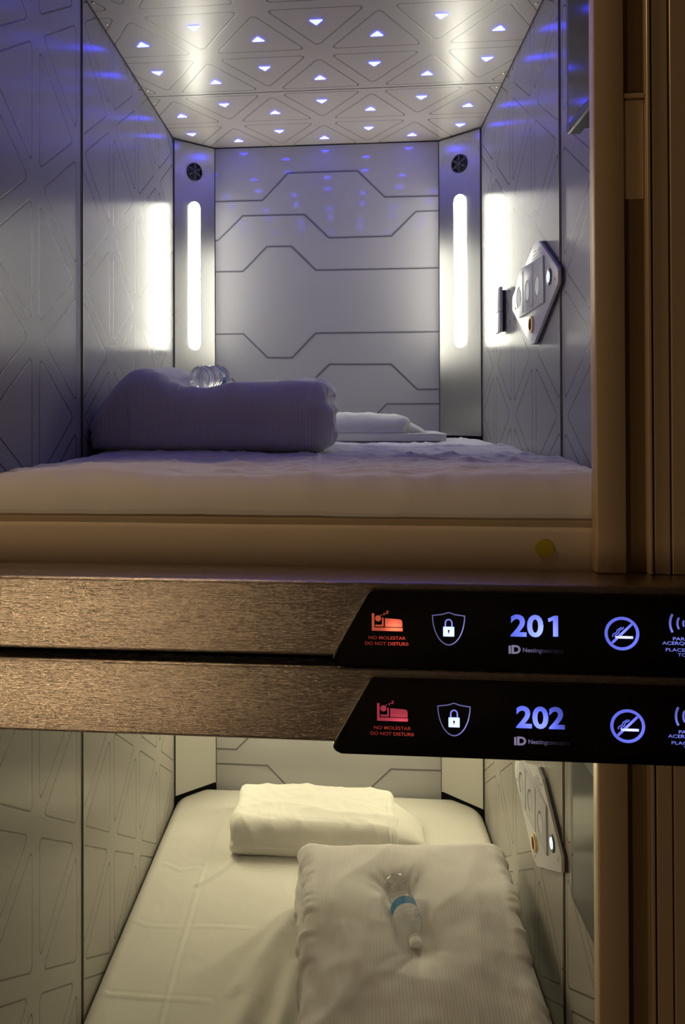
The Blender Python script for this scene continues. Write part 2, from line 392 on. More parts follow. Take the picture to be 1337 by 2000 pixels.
def bed_top(outline, ztop, r, disp, skirt, centre, rings=110):
    """rings from the outline to the centre line, top rounded over r, then a skirt of (inset, z) rings"""
    bm = nb(); rows = []; n = len(outline)
    nrm = []
    for i in range(n):
        t = (outline[(i+1) % n]-outline[i-1]).normalized(); nrm.append(Vector((t.y, -t.x)))
    for ins, z in reversed(skirt):
        rows.append([bm.verts.new((outline[i].x-nrm[i].x*ins, outline[i].y-nrm[i].y*ins, z+disp(outline[i], 1)*.3)) for i in range(n)])
    for k in range(9):
        a = math.pi/2*k/8
        rows.append([bm.verts.new((outline[i].x-nrm[i].x*r*(1-math.cos(a)), outline[i].y-nrm[i].y*r*(1-math.cos(a)), ztop-r+r*math.sin(a)+disp(outline[i]-nrm[i]*r*(1-math.cos(a)), math.cos(a)))) for i in range(n)])
    inner = [outline[i]-nrm[i]*r for i in range(n)]
    ylo, yhi = centre[1]
    tgt = [Vector((centre[0], min(max(p.y, ylo), yhi))) for p in inner]
    for k in range(1, rings+1):
        t = k/rings
        rows.append([bm.verts.new((q.x, q.y, ztop+disp(q, 0))) for q in [inner[i].lerp(tgt[i], t*.999) for i in range(n)]])
    for A, B in zip(rows, rows[1:]):
        for i in range(n): bm.faces.new((A[i], A[(i+1) % n], B[(i+1) % n], B[i]))
    bmesh.ops.remove_doubles(bm, verts=rows[-1], dist=.0025)
    return bm
seam_up = [([(-.60, 1.455), (-.3, 1.43), (.10, 1.44), (.49, 1.46)], .0035, .0022), ([(-.055, 1.95), (-.052, 1.62), (-.047, 1.36)], .003, .003),
           ([(-.34, 1.66), (-.2, 1.56), (-.05, 1.60)], .006, .005), ([(-.10, 1.5), (.02, 1.46), (.16, 1.52), (.3, 1.5)], .006, .004),
           ([(.05, 2.3), (.2, 2.2), (.42, 2.3)], .008, .006), ([(.0, 2.05), (.25, 1.95), (.45, 2.05)], .008, .006), ([(.15, 1.75), (.3, 1.68), (.47, 1.8)], .006, .006),
           ([(-.3, 1.78), (-.15, 1.72), (.05, 1.8), (.2, 1.74)], .006, .005)]
def disp_up(p, e):
    q = Vector((p.x, p.y, 0)); d = .0060*fbm(q*3.2)+.011*ridge(Vector((p.x*2.6+1, p.y*4.2, .5)))*(.35+.65*max(0, noise.noise(q*2.2+Vector((5, 2, 0)))+.4))
    d += .0036*ridge(Vector((p.x*8, p.y*11, 2.5)), 2)+.0022*ridge(Vector((p.x*13+p.y*4, p.y*17-p.x*5, 6.5)), 2)**2
    for pts, wd, am in seam_up: d += poly_crease(Vector((p.x, p.y)), pts, wd, am)
    if -.60 < p.x < -.05 and 1.99 < p.y < 2.58 or p.x < .30 and 2.68 < p.y: d = .008+.15*(d-.008)
    return (d-.011)*(1-.55*e)
mt = thing('mattress', 'thick mattress in the upper bunk with a wrinkled white sheet over its top', 'mattress', (-.067, 2.2, zz(-.262)))
out = rrect(XL+.003, XR-.003, YF, YB-.006, (.05, .05, .13, .13), .0085)
z0 = zz(-.097)
bm = bed_top(out, z0, .060, disp_up, [(0, z0-.066), (.004, z0-.070), (.014, z0-.072)], (-.067, (1.87, 2.6)))
obj('sheet', bm, MAT['sheet_up'], mt, 180)
bm = bed_top(out, z0-.078, .014, lambda p, e: .0015*fbm(Vector((p.x*4, p.y*4, 7))), [(.002, z0-.12), (-.001, z0-.150), (.004, zz(-.258)), (.012, zz(-.2615))], (-.067, (1.87, 2.6)), 6)
obj('mattress_cover', bm, MAT['base'], mt, 180)
bm = nb(); P_ = [p for p in rrect(XL+.003, XR-.003, YF, YB-.006, (.05, .05, .13, .13), .02)]
n_ = len(P_); rows = []
for ins, z in ((.012, z0-.084), (.003, z0-.0815), (.001, z0-.076), (.002, z0-.0715), (.012, z0-.0695)):
    rows.append([])
    for i in range(n_):
        t = (P_[(i+1) % n_]-P_[i-1]).normalized(); m_ = Vector((t.y, -t.x)); rows[-1].append(bm.verts.new((P_[i].x-m_.x*ins, P_[i].y-m_.y*ins, z)))
for A, B in zip(rows, rows[1:]):
    for i in range(n_): bm.faces.new((A[i], A[(i+1) % n_], B[(i+1) % n_], B[i]))
obj('edge_band', bm, MAT['band'], mt, 180)
bm = nb(); disc(bm, (.304, YF-.0005, zz(-.213)), X_, Z_, (0, -1, 0), .014, .0012, 28)
st = obj('sticker', bm, MAT['sticker'], None, 40); tag(st, 'small round yellow sticker on the front of the upper mattress', 'sticker')

seam_lo = [([(-.43, 3.0), (-.43, 2.875), (-.440, 2.563), (-.436, 2.152), (-.43, 1.918), (-.43, 1.5)], .005, .0022),
           ([(-.611, 2.324), (-.549, 2.292), (-.315, 2.303), (-.186, 2.294), (-.1, 2.3)], .004, .0026),
           ([(-.618, 2.034), (-.572, 2.011), (-.325, 2.014)], .004, .0032), ([(-.291, 2.036), (-.214, 2.016), (-.14, 2.036)], .004, .003),
           ([(-.568, 2.611), (-.511, 2.575), (-.455, 2.593)], .006, .003), ([(-.33, 2.75), (-.37, 2.6), (-.44, 2.50)], .010, .004)]
def disp_lo(p, e):
    q = Vector((p.x, p.y, 0)); d = .0035*fbm(q*3.0+Vector((9, 0, 0)))+.0022*ridge(Vector((p.x*2.4+4, p.y*2.0, 1.5)), 2)
    d += .0005*ridge(Vector((p.x*9, p.y*9, 4.5)), 2)
    # soft folds that fan out from under the folded duvet
    for (a, b, wd, am) in (((-.16, 2.34), (-.32, 1.55), .040, .030), ((-.13, 2.15), (-.20, 1.50), .022, .028), ((-.12, 2.45), (-.26, 2.05), .022, .010)):
        dd, sg, t = seg_d(Vector((p.x, p.y)), a, b); d += am*math.exp(-(dd/wd)**2)*min(1, .25+t*1.5)
    for pts, wd, am in seam_lo: d += poly_crease(Vector((p.x, p.y)), pts, wd, am)
    if -.09 < p.x < .40 and 1.64 < p.y < 2.42 or -.34 < p.x < .15 and 2.68 < p.y < 2.98: d = .12*d
    return (d-.002)*(1-.8*e)
ml = thing('mattress', 'mattress in the lower bunk under a smooth white sheet with fold creases', 'mattress', (-.067, 2.2, zz(-1.585)))
out = rrect(XL+.003, XR-.003, YF+.02, YB-.006, (.05, .05, .12, .12), .0085)
z1 = zz(-1.425)
bm = bed_top(out, z1, .035, disp_lo, [(0, z1-.05), (0, z1-.10), (.004, zz(-1.584))], (-.067, (1.9, 2.6)))
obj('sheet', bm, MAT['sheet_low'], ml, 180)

# ------------------------------------------------------------------ soft lofted bodies (duvets, pillows) along X
def soft(x0, x1, prof, rend, disp, nx=150, cap=22, warp=None):
    """prof(u) -> (y, z) closed outline; rings along X, rounded over rend at both ends, then closed towards the middle"""
    n = len(prof); cy = sum(p[0] for p in prof)/n; cz = (min(p[1] for p in prof)+max(p[1] for p in prof))/2
    rings = []
    def ringat(x, ins, sc=1):
        r = []
        for i in range(n):
            a, b = prof[i-1], prof[(i+1) % n]; tx, tz = b[0]-a[0], b[1]-a[1]; l = math.hypot(tx, tz) or 1
            y, z = prof[i][0]-tz/l*ins, prof[i][1]+tx/l*ins
            r.append(Vector((x, cy+(y-cy)*sc, cz+(z-cz)*sc)))
        return r
    for k in range(1, cap+1): rings.append(ringat(x0+.004*(1-k/cap), rend, k/cap))
    for k in range(1, 9): a = math.pi/2*k/8; rings.append(ringat(x0+rend-rend*math.cos(math.pi/2-a) if False else x0+rend*(1-math.cos(a)) if False else x0+rend*(1-math.cos(a)), rend*(1-math.sin(a))))
    for k in range(1, nx): rings.append(ringat(x0+rend+(x1-x0-2*rend)*k/nx, 0))
    for k in range(8, 0, -1): a = math.pi/2*k/8; rings.append(ringat(x1-rend*(1-math.cos(a)), rend*(1-math.sin(a))))
    for k in range(cap, 0, -1): rings.append(ringat(x1-.004*(1-k/cap), rend, k/cap))
    bm = nb(); rows = [[bm.verts.new(v) for v in r] for r in rings]
    for A, B in zip(rows, rows[1:]):
        for i in range(n): bm.faces.new((A[i], A[(i+1) % n], B[(i+1) % n], B[i]))
    for r in (rows[0], rows[-1]):
        c = bm.verts.new(sum((v.co for v in r), Vector())/n)
        for i in range(n): bm.faces.new((r[i], r[(i+1) % n], c))
    bmesh.ops.recalc_face_normals(bm, faces=bm.faces); bm.normal_update()
    new = [(v, v.co+v.normal*disp(v.co, v.normal)) for v in bm.verts]
    for v, c in new: v.co = warp(c) if warp else c
    return bm
def resample(pts, step):
    out = []
    for i in range(len(pts)):
        a, b = Vector(pts[i]), Vector(pts[(i+1) % len(pts)]); m = max(1, round((b-a).length/step))
        out += [tuple(a.lerp(b, k/m)) for k in range(m)]
    return out
# bottle placement first: the duvets are dented under them
def bottle_frame(p0, p1): return Vector(p0), (Vector(p1)-Vector(p0)).normalized()
LB0, LBd = bottle_frame((.128, 2.233, zz(-1.236)), (.172, 2.015, zz(-1.283)))
UB0, UBd = bottle_frame((-.372, 2.13, zz(.083)), (-.325, 2.34, zz(.088)))
def dent(p, b0, bd, depth, wd):
    """how far the cloth sinks under a lying bottle, with wrinkles pulling towards it"""
    t = max(.0, min(.2, (p-b0).dot(bd))); q = b0+bd*t; v = Vector((p.x-q.x, p.y-q.y)); d = v.length
    if d > wd*5: return 0
    ang = math.atan2(v.y, v.x)
    wr = .0014*noise.noise(Vector((math.cos(ang)*5.2+p.x*.5, math.sin(ang)*5.2, depth*9)))*3*math.exp(-((d-wd*.9)/(wd*1.1))**2)
    return -depth*math.exp(-(d/wd)**2*.8)+wr
base = resample(rounded([(1.60, -1.424), (2.47, -1.424), (2.445, -1.236), (2.15, -1.232), (1.66, -1.325)], [.05, .05, .045, .4, .085], 12), .008)
def d_low(p, n):
    d = .006*fbm(Vector((p.x*5, p.y*4, p.z*5)))+.004*ridge(Vector((p.x*3.3+2, p.y*3.1, p.z*4)), 2)
    e = max(0, (abs(p.x-.155)-.235)/.05)
    d += e*(.022*noise.noise(Vector((p.x*3, p.y*7, p.z*6)))+.007*noise.noise(Vector((1, p.y*26, p.z*12)))+.005*noise.noise(Vector((4, p.y*70, p.z*40))))
    if n.z > .2:
        d += dent(p, LB0+LBd*.02, LBd, .050*(1-.45*max(0, min(1, (p-LB0).dot(LBd)/.2-.2))), .054)
        d += .003*noise.noise(Vector((p.x*16, p.y*2.2, 1)))*max(0, 1-abs(p.y-1.85)/.25)
    if abs(n.z) < .6 and n.y > .3: d += .003*noise.noise(Vector((p.x*40, 3, p.z*12)))
    return d*(1 if p.z > zz(-1.40) else .2)
def warp_low(c):   # the pack is laid a little askew and bulges to the right towards the opening
    k = (2.45-c.y)/.85; return Vector((c.x+(.0165-.0285*max(-1, min(1, (c.x-.155)/.285)))*k+.006*math.sin(c.y*9), c.y+(c.x-.15)*.10, c.z))
du = thing('folded_duvet', 'folded white striped duvet on the lower bed with a whole water bottle lying on it', 'duvet', (.155, 2.05, z1))
obj('duvet_body', soft(-.130, .440, [(y, z+H) for y, z in base], .035, d_low, 150, 24, warp_low), MAT['duvet'], du, 180)
zb = -.100
baseU = resample(rounded([(1.955, zb), (2.60, zb), (2.60, zb+.175), (2.30, zb+.185), (1.965, zb+.170)], [.045, .05, .08, .3, .085], 12), .008)
def d_up(p, n):
    x = (p.x+.325)/.29
    d = .006*fbm(Vector((p.x*5, p.y*4, p.z*5+8)))+.003*ridge(Vector((p.x*6+2, p.y*3.1, p.z*2.4+3)), 2)
    if n.z > -.3:
        k = max(0, min(1, (p.z-zz(-.05))/.1)); d += .034*k*math.exp(-((p.x+.47)/.10)**2)-.003*k
        d += dent(p, UB0-UBd*.06, UBd, .040, .070)*k
    e = max(0, (abs(p.x+.325)-.24)/.05)
    d += e*(.016*noise.noise(Vector((p.x*3, p.y*9, p.z*12)))+.010*noise.noise(Vector((2, p.y*34, p.z*30)))+.003*noise.noise(Vector((4, p.y*90, p.z*70))))
    # upright pull lines on the front
    if n.y < -.2: d += .0035*noise.noise(Vector((p.x*20, 1, p.z*2.5)))+.003*noise.noise(Vector((p.x*9, 4, p.z*5)))
    return d*(1 if p.z > zz(-.085) else .2)
def warp_up(c):   # left end slumps down towards the wall
    t = max(0, min(1, (-.50-c.x)/.115)); h = c.z-zz(zb)
    return Vector((c.x, c.y+.02*t, zz(zb)+h*(1-.42*t*t)))
du2 = thing('folded_duvet', 'folded white striped duvet lying across the upper bed against the left wall', 'duvet', (-.32, 2.25, zz(zb)))
obj('duvet_body', soft(-.612, -.030, [(y, z+H) for y, z in baseU], .038, d_up, 150, 24, warp_up), MAT['duvet'], du2, 180)

# pillows
def pillow(label, x0, x1, y0, y1, zbase, th, flapx, seed):
    t = thing('pillow', label, 'pillow', ((x0+x1)/2, (y0+y1)/2, zz(zbase)))
    pr = resample(rounded([(y0, zbase), (y1, zbase), (y1-.03, zbase+th*.85), (y0+.045, zbase+th*.86)], [.018, .03, .035, .06], 10), .007)
    ym, hy = (y0+y1)/2, (y1-y0)/2
    def dd(p, n):
        d = .004*fbm(Vector((p.x*6, p.y*6, seed)))
        if n.z > .3: d += .006*(1-((p.x-(x0+x1)/2)/((x1-x0)/2))**2)+.005*ridge(Vector((p.x*4.5, p.y*5, seed)), 3)
        if n.y < -.3:
            d -= .006*math.exp(-((p.z-zz(zbase+th*.36))/.005)**2); d += .005*noise.noise(Vector((p.x*12, p.z*16, seed)))+.004*noise.noise(Vector((p.x*30, p.z*8, seed+2)))
        e = max(0, (abs(p.x-(x0+x1)/2)-(x1-x0)/2+.04)/.04); d += e*.007*noise.noise(Vector((seed, p.y*20, p.z*26)))
        return d*(1 if p.z > zz(zbase)+.012 else .2)
    obj('pillow_body', soft(x0, x1, [(y, z+H) for y, z in pr], .022, dd, 110, 18), MAT['pillow'], t, 180)
    # loose open end of the pillowcase
    bm = nb(); rows = []; N = 44
    for k in range(15):
        s = k/14; x = x1-.03+(flapx-x1+.03)*s; hh = th*.80*(1-s)**.8+.006; yy0 = y0+.02+(hy*.45)*s; yy1 = y1-.05-(hy*.35)*s
        row = []
        for i in range(N):
            a = 2*math.pi*i/N; cy_, sy_ = math.cos(a), math.sin(a)
            y = (yy0+yy1)/2+(yy1-yy0)/2*math.copysign(abs(cy_)**.45, cy_); z = zbase+.003+hh/2+hh/2*math.copysign(abs(sy_)**.7, sy_)
            wv = (.007*noise.noise(Vector((x*8, y*22, seed)))+.004*noise.noise(Vector((x*30, y*16, seed+3))))*s
            row.append(bm.verts.new((x+.004*noise.noise(Vector((y*25, seed, z)))*s, y, zz(z)+abs(wv))))
        rows.append(row)
    for A, B in zip(rows, rows[1:]):
        for i in range(N): bm.faces.new((A[i], A[(i+1) % N], B[(i+1) % N], B[i]))
    bm.faces.new(rows[-1])
    obj('pillowcase_flap', bm, MAT['pillow'], t, 180)
    return t
pillow('white pillow lying flat in the middle of the lower bed by the back wall', -.368, .168, 2.655, 3.01, -1.424, .112, .262, 3.3)
pu = pillow('white pillow at the back of the upper bed, half hidden behind the duvet', -.33, .205, 2.68, 3.05, -.098, .088, .285, 8.1)
bm = nb(); prism(bm, rounded([(-.33, 2.665), (.322, 2.665), (.322, 3.06), (-.33, 3.06)], .03, 6), (0, 0, zz(-.099)), X_, Y_, Z_, .023, .008)
obj('folded_hem', bm, MAT['pillow'], pu, 60)

# ------------------------------------------------------------------ water bottles
def lathe(bm, prof, b0, d, seg=64):
    d = Vector(d).normalized(); a = d.orthogonal().normalized(); b = d.cross(a); rows = []
    for t, r in prof:
        rows.append([bm.verts.new(b0+d*t+(a*math.cos(2*math.pi*i/seg)+b*math.sin(2*math.pi*i/seg))*r) for i in range(seg)])
    for A, B in zip(rows, rows[1:]):
        for i in range(seg): bm.faces.new((A[i], A[(i+1) % seg], B[(i+1) % seg], B[i]))
    bm.faces.new(rows[0][::-1]); bm.faces.new(rows[-1])
    return bm
def bottle(label, b0, d):
    t = thing('water_bottle', label, 'bottle', b0)
    pr = [(.006, .001), (.004, .010), (.001, .018), (0, .024), (.004, .0285), (.012, .0305)]
    s = .014
    while s < .172:
        r = .031
        if s < .088: r = .0305-.0035*math.sin(math.pi*(s-.014)/.074)**2 if s > .04 else .0305
        if .088 <= s <= .112: r = .0325
        if s > .112: r = .0335-.0175*max(0, (s-.138)/.034)**1.35
        if not .088 <= s <= .112: r += .0024*math.sin((s-.014)*2*math.pi/.0112)
        pr.append((s, r)); s += .00115
    pr += [(.176, .0135), (.186, .0125), (.192, .0125)]
    bm = nb(); lathe(bm, pr, b0, d); obj('bottle_body', bm, MAT['glass'], t, 180)
    bm = nb(); a = [(s_, .0331) for s_ in (.0885, .094, .100, .106, .1115)]
    d_ = Vector(d).normalized(); e = d_.orthogonal().normalized(); f = d_.cross(e); seg = 64; rows = []
    for tt, r in a: rows.append([bm.verts.new(b0+d_*tt+(e*math.cos(2*math.pi*i/seg)+f*math.sin(2*math.pi*i/seg))*r) for i in range(seg)])
    for A, B in zip(rows, rows[1:]):
        for i in range(seg): bm.faces.new((A[i], A[(i+1) % seg], B[(i+1) % seg], B[i]))
    obj('bottle_label', bm, MAT['blabel'], t, 180)
    bm = nb(); lathe(bm, [(.190, .0135), (.191, .0148), (.2025, .0148), (.206, .0138), (.2065, .011)], b0, d, 40); obj('cap', bm, MAT['cap'], t, 40)
    bm = nb(); lathe(bm, [(.186, .0145), (.1862, .0158), (.1885, .0158), (.189, .0145)], b0, d, 40); obj('neck_ring', bm, MAT['cap'], t, 60)
bottle('clear ribbed water bottle with a blue label, its full length visible on the lower duvet', LB0, LBd)
bottle('clear water bottle with only its round base showing over the upper duvet', UB0, UBd)

# ------------------------------------------------------------------ control panels, switch, televisions on the right wall
def control_panel(zc, label, group):
    n = Vector((-1, 0, 0)); O = Vector((XR, 0, zz(zc)))
    t = thing('control_panel', label, 'control panel', (XR, 2.16, zz(zc)), group)
    outl = rounded([(2.145, .125), (2.095, .118), (1.915, .022), (1.915, -.012), (2.155, -.127), (2.200, -.127), (2.425, -.012), (2.425, .024)], .012, 5)
    bm = nb(); prism(bm, outl, O, Y_, Z_, n, .007); obj('back_plate', bm, MAT['greyp'], t, 30)
    c_ = Vector((2.165, 0)); bm = nb(); prism(bm, [((p[0]-c_.x)*.995+c_.x, p[1]*.995) for p in outl], O+n*.0072, Y_, Z_, n, .0065, .0015); obj('face_plate', bm, MAT['pglass'], t, 30)
    kp = [(2.275, .078), (2.045, .048), (2.030, -.040), (2.320, -.040), (2.375, .046)]
    bm = nb(); prism(bm, rounded([(2.30, .082), (2.042, .074), (2.036, -.040), (2.315, -.046), (2.385, .020)], .006, 4), O+n*.0135, Y_, Z_, n, .005, .0015); k = obj('keypad', bm, MAT['pgrey'], t, 30)
    for y0 in (2.147, 2.262):
        bm = nb(); box(bm, XR-.0192, XR-.0184, y0-.001, y0+.001, zz(zc)-.038, zz(zc)+.070); obj('divider', bm, MAT['pdark'], k)
    for y0, z0_ in ((2.094, .008), (2.205, .010), (2.312, .008)):
        cc = Vector((XR-.0186, y0, zz(zc)+z0_))
        bm = nb(); ring(bm, cc, Y_, Z_, n, .0245, .0295, .0005, 30, math.radians(-70), math.radians(100)); obj('button', bm, MAT['pdark'], k)
        bm = nb(); disc(bm, cc+n*.0001, Y_, Z_, n, .0225, .0004, 30); obj('button_face', bm, MAT['pgrey'], k, 30)
    cc = Vector((XR-.0140, 1.992, zz(zc)+.014))
    bm = nb(); disc(bm, cc, Y_, Z_, n, .020, .003, 28, bev=.001); q = obj('power_button', bm, MAT['pdark'], t, 30)
    bm = nb(); ring(bm, cc+n*.003, Y_, Z_, n, .008, .0125, .001, 28); box(bm, cc.x-.0042, cc.x-.003, cc.y-.0015, cc.y+.0015, cc.z-.001, cc.z+.007)
    obj('power_symbol', bm, emit('blue_button_glow', (.25, .5, 1), 5), q)
    cc = Vector((XR-.0137, 2.172, zz(zc)-.078))
    bm = nb(); ring(bm, cc, Y_, Z_, n, .0155, .0215, .006, 36); q = obj('socket', bm, MAT['copper'], t, 40)
    bm = nb(); disc(bm, cc, Y_, Z_, n, .0155, .002, 30); obj('socket_core', bm, MAT['redin'], q)
    for a in ((2.10, .10), (1.945, .002), (2.385, -.012), (2.175, -.112)):
        cc = Vector((XR-.0137, a[0], zz(zc)+a[1])); bm = nb(); disc(bm, cc, Y_, Z_, n, .0035, .0012, 14); obj('screw', bm, MAT['screw'], t)
    for zz0, wd in ((.092, .05), (.084, .07), (.100, .03)):
        bm = nb(); box(bm, XR-.0140, XR-.0136, 2.14-wd/2, 2.14+wd/2, zz(zc)+zz0, zz(zc)+zz0+.0016); obj('fine_print', bm, MAT['pdark'], t)
control_panel(.292, 'angular grey control panel with three round keys on the right wall of the upper bunk', 'control panels')
control_panel(-1.012, 'angular grey control panel with a lit blue button above the lower duvet', 'control panels')
sw = thing('wall_switch', 'narrow grey switch plate on the bright patch of the right wall', 'switch', (XR, 2.63, zz(.3)))
bm = nb(); box(bm, XR-.010, XR, 2.600, 2.655, zz(.240), zz(.362), .001, 1); obj('back_box', bm, MAT['greyp'], sw)
bm = nb(); box(bm, XR-.019, XR-.010, 2.588, 2.672, zz(.297), zz(.371), .002); obj('upper_rocker', bm, MAT['switch'], sw, 40)
bm = nb(); box(bm, XR-.019, XR-.010, 2.588, 2.672, zz(.234), zz(.295), .002); obj('lower_rocker', bm, MAT['switch'], sw, 40)
def tv(zb_, zt_, label):
    t = thing('television', label, 'television', (XR-.02, 1.53, zz(zb_)), 'televisions by the openings')
    bm = nb(); box(bm, XR-.026, XR-.0005, 1.34, 1.69, zz(zb_)+.003, zz(zt_)-.01, .004); obj('back_housing', bm, MAT['blackp'], t, 40)
    bm = nb(); box(bm, XR-.045, XR-.018, 1.335, 1.715, zz(zb_), zz(zt_), .005, 3); obj('bezel', bm, MAT['greyp'] if zb_ > 0 else MAT['blackp'], t, 40)
    bm = nb(); box(bm, XR-.0462, XR-.0445, 1.352, 1.694, zz(zb_)+.016, zz(zt_)-(.014 if zb_ > 0 else .06)); obj('screen', bm, MAT['screen'], t)
    bm = nb(); box(bm, XR-.0459, XR-.0446, 1.338, 1.711, zz(zb_)+.005, zz(zt_)-.005); obj('bezel_face', bm, MAT['blackp'], t)
    for yy, z_ in ((1.69, zb_+.012), (1.706, zb_+.09), (1.706, zb_+.055)):
        bm = nb(); disc(bm, (XR-.0463, yy, zz(z_)), Y_, Z_, (-1, 0, 0), .0018, .001, 10); obj('indicator', bm, MAT['screw'], t)
tv(.545, .90, 'black television on the right wall at the top of the upper bunk, reflecting blue')
tv(-.965, -.60, 'black television on the right wall of the lower bunk beside the brown post')

# ------------------------------------------------------------------ front rails with the sign panels
def rail(z0_, z1_, label):
    bm = nb(); box(bm, -1.2, 1.0, 1.2, YF-.004, zz(z0_), zz(z1_), .006, 4)
    o = obj('front_rail', bm, MAT['rail'], None, 40); return tag(o, label, 'rail', 'front rails')
rail(-.3515, -.2444, 'upper brushed metal rail under the upper mattress, behind the 201 sign')
rail(-.4733, -.3652, 'lower brushed metal rail over the lower bunk opening, behind the 202 sign')
struct('trim_10', box(nb(), -1.2, 1.0, 1.235, YF-.005, zz(-.364), zz(-.352)), MAT['black'])
def glowmat(name, col, base, leds):
    """backlit print: brighter near the lamps that sit behind it"""
    t = NT(name); P, X = t.pos(); acc = base
    for (x, z, a, w_) in leds:
        dx = t.ma('SUBTRACT', X[0], x); dz = t.ma('SUBTRACT', X[2], zz(z))
        r2 = t.ma('ADD', t.ma('MULTIPLY', dx, dx), t.ma('MULTIPLY', dz, dz))
        acc = t.ma('ADD', acc, t.ma('MULTIPLY', t.ma('EXPONENT', t.ma('DIVIDE', r2, -w_*w_)), a))
    t.set(Base_Color=(.01, .01, .01, 1), Emission_Color=(*col, 1), Emission_Strength=acc, Roughness=.3)
    return t.m
YS = 1.1875
def text(name, s, x, z, h, mat, parent, align='LEFT', bold=0, width=None, sp=1.0):
    cu = bpy.data.curves.new(name, 'FONT'); cu.body = s; cu.size = h/.70; cu.align_x = align; cu.offset = bold*h/.70; cu.space_character = sp; cu.resolution_u = 4
    o = bpy.data.objects.new(name, cu); C.objects.link(o)
    me = None
    dg = bpy.context.evaluated_depsgraph_get(); me = bpy.data.meshes.new_from_object(o.evaluated_get(dg)); bpy.data.objects.remove(o)
    xs = [v.co.x for v in me.vertices]; wd = max(xs)-min(xs); k = (width/wd) if width else 1
    off = total(parent)
    for v in me.vertices:
        px = (v.co.x-(min(xs) if align == 'LEFT' else (max(xs)+min(xs))/2))*k
        v.co = Vector((x+px, YS-.0006, zz(z)+v.co.y))-off
    me.materials.clear(); me.materials.append(mat)
    ob = bpy.data.objects.new(name, me); C.objects.link(ob); ob.parent = parent
    return ob
def sign(dz, dx, num, label, led_red, zlo, ztop):
    t = thing('sign_panel', label, 'sign', (.25, 1.1935, zz(ztop-.05)), 'illuminated sign panels')
    bm = nb(); prism(bm, rounded([(.036, ztop), (-.0195, ztop-.098), (-.006, zlo), (.640, zlo), (.640, ztop)], [.010, .012, .012, .01, .01], 6), (0, 1.199, H), X_, Z_, (0, -1, 0), .011, .001)
    obj('glass_panel', bm, MAT['bglass'], t, 30)
    up_ = dz == 0; O = Vector((dx, YS, H+dz)); nn = Vector((0, -1, 0)); hh = .0006
    red = glowmat('red_backlight_'+num, (1, .16, .08) if up_ else (1, .10, .16), .42 if up_ else .30, led_red)
    redt = glowmat('red_text_glow_'+num, (1, .09, .06), .28, [(x+.004, z-.02, a*.5, w_) for x, z, a, w_ in led_red])
    blu = lambda nm, base, leds, c=(.20, .22, 1): glowmat(nm+'_'+num, c, base, [(x+dx, z+dz, a, w_) for x, z, a, w_ in leds])
    # sleeper in a bed
    bm = nb()
    stroke(bm, [(.0395, -.2855), (.0395, -.3095)], .0035, O, X_, Z_, nn, hh)
    stroke(bm, [(.0378, -.3075), (.0805, -.3075)], .0045, O, X_, Z_, nn, hh)
    prism(bm, rounded([(.0560, -.3040), (.0800, -.3040), (.0800, -.2935), (.0560, -.2920)], [.0005, .0005, .004, .001], 4), O, X_, Z_, nn, hh)
    disc(bm, O+Vector((.0465, 0, -.2925)), X_, Z_, nn, .0042, hh, 20)
    stroke(bm, [(.0530, -.2915), (.0530, -.3025), (.0425, -.3025)], .0022, O, X_, Z_, nn, hh)
    for (x, z, s) in ((.0505, -.2880, .0016), (.0548, -.2862, .0022), (.0592, -.2838, .0032)):
        stroke(bm, [(x-s/2, z+s/2), (x+s/2, z+s/2), (x-s/2, z-s/2), (x+s/2, z-s/2)], s*.22, O, X_, Z_, nn, hh)
    obj('bed_icon', bm, red, t)
    text('caption', 'NO MOLESTAR', dx+.0335, dz-.3216, .0046, redt, t, bold=.003, width=.0510)
    text('caption', 'DO NOT DISTURB', dx+.0285, dz-.3297, .0046, redt, t, bold=.003, width=.0600)
    # shield and padlock
    bm = nb(); sh = [(.1435, -.2822), (.1350, -.2850), (.1215, -.2868)]
    sh += [(.1215+.0005*math.sin(a)+.022*(1-math.cos(a))*1.0, -.2868-.0405*math.sin(a)) for a in [math.pi/2*k/9 for k in range(1, 10)]]
    sh = [(x, z) for x, z in sh]; full = sh+[(2*.1435-x, z) for x, z in sh[::-1][1:]]
    stroke(bm, full, .0013, O, X_, Z_, nn, hh)
    obj('shield_icon', bm, blu('shield_glow', .28, [(.165, -.312, .5, .02)], (.42, .40, 1)), t)
    bm = nb(); bx = prism(bm, rounded([(.1360, -.3155), (.1512, -.3155), (.1512, -.3020), (.1360, -.3020)], .0008, 3), O, X_, Z_, nn, hh)
    obj('padlock_icon', bm, blu('padlock_glow', .9, [(.1445, -.309, 1.6, .012)], (.40, .50, 1)), t)
    bm = nb(); arc = [(.1391, -.3022), (.1391, -.2968)]+[(.1436-.0045*math.cos(a), -.2968+.0048*math.sin(a)) for a in [math.pi*k/12 for k in range(1, 12)]]+[(.1481, -.2968), (.1481, -.3022)]
    stroke(bm, arc, .0018, O, X_, Z_, nn, hh); obj('shackle_icon', bm, blu('shackle_glow', .6, [(.1436, -.303, .8, .008)], (.28, .30, 1)), t)
    bm = nb(); OO = O+nn*.0008
    disc(bm, OO+Vector((.1435, 0, -.3075)), X_, Z_, nn, .0014, .0003, 14); stroke(bm, [(.1435, -.3080), (.1435, -.3112)], .0013, OO, X_, Z_, nn, .0003)
    obj('keyhole_icon', bm, MAT['bglass'], t)
    # number and maker's mark
    gl = blu('number_glow', .42, [(.272, -.308, 2.6, .022), (.245, -.302, .5, .03)] if up_ else [(.262, -.308, 1.6, .016), (.238, -.300, .9, .02)], (.15, .19, 1))
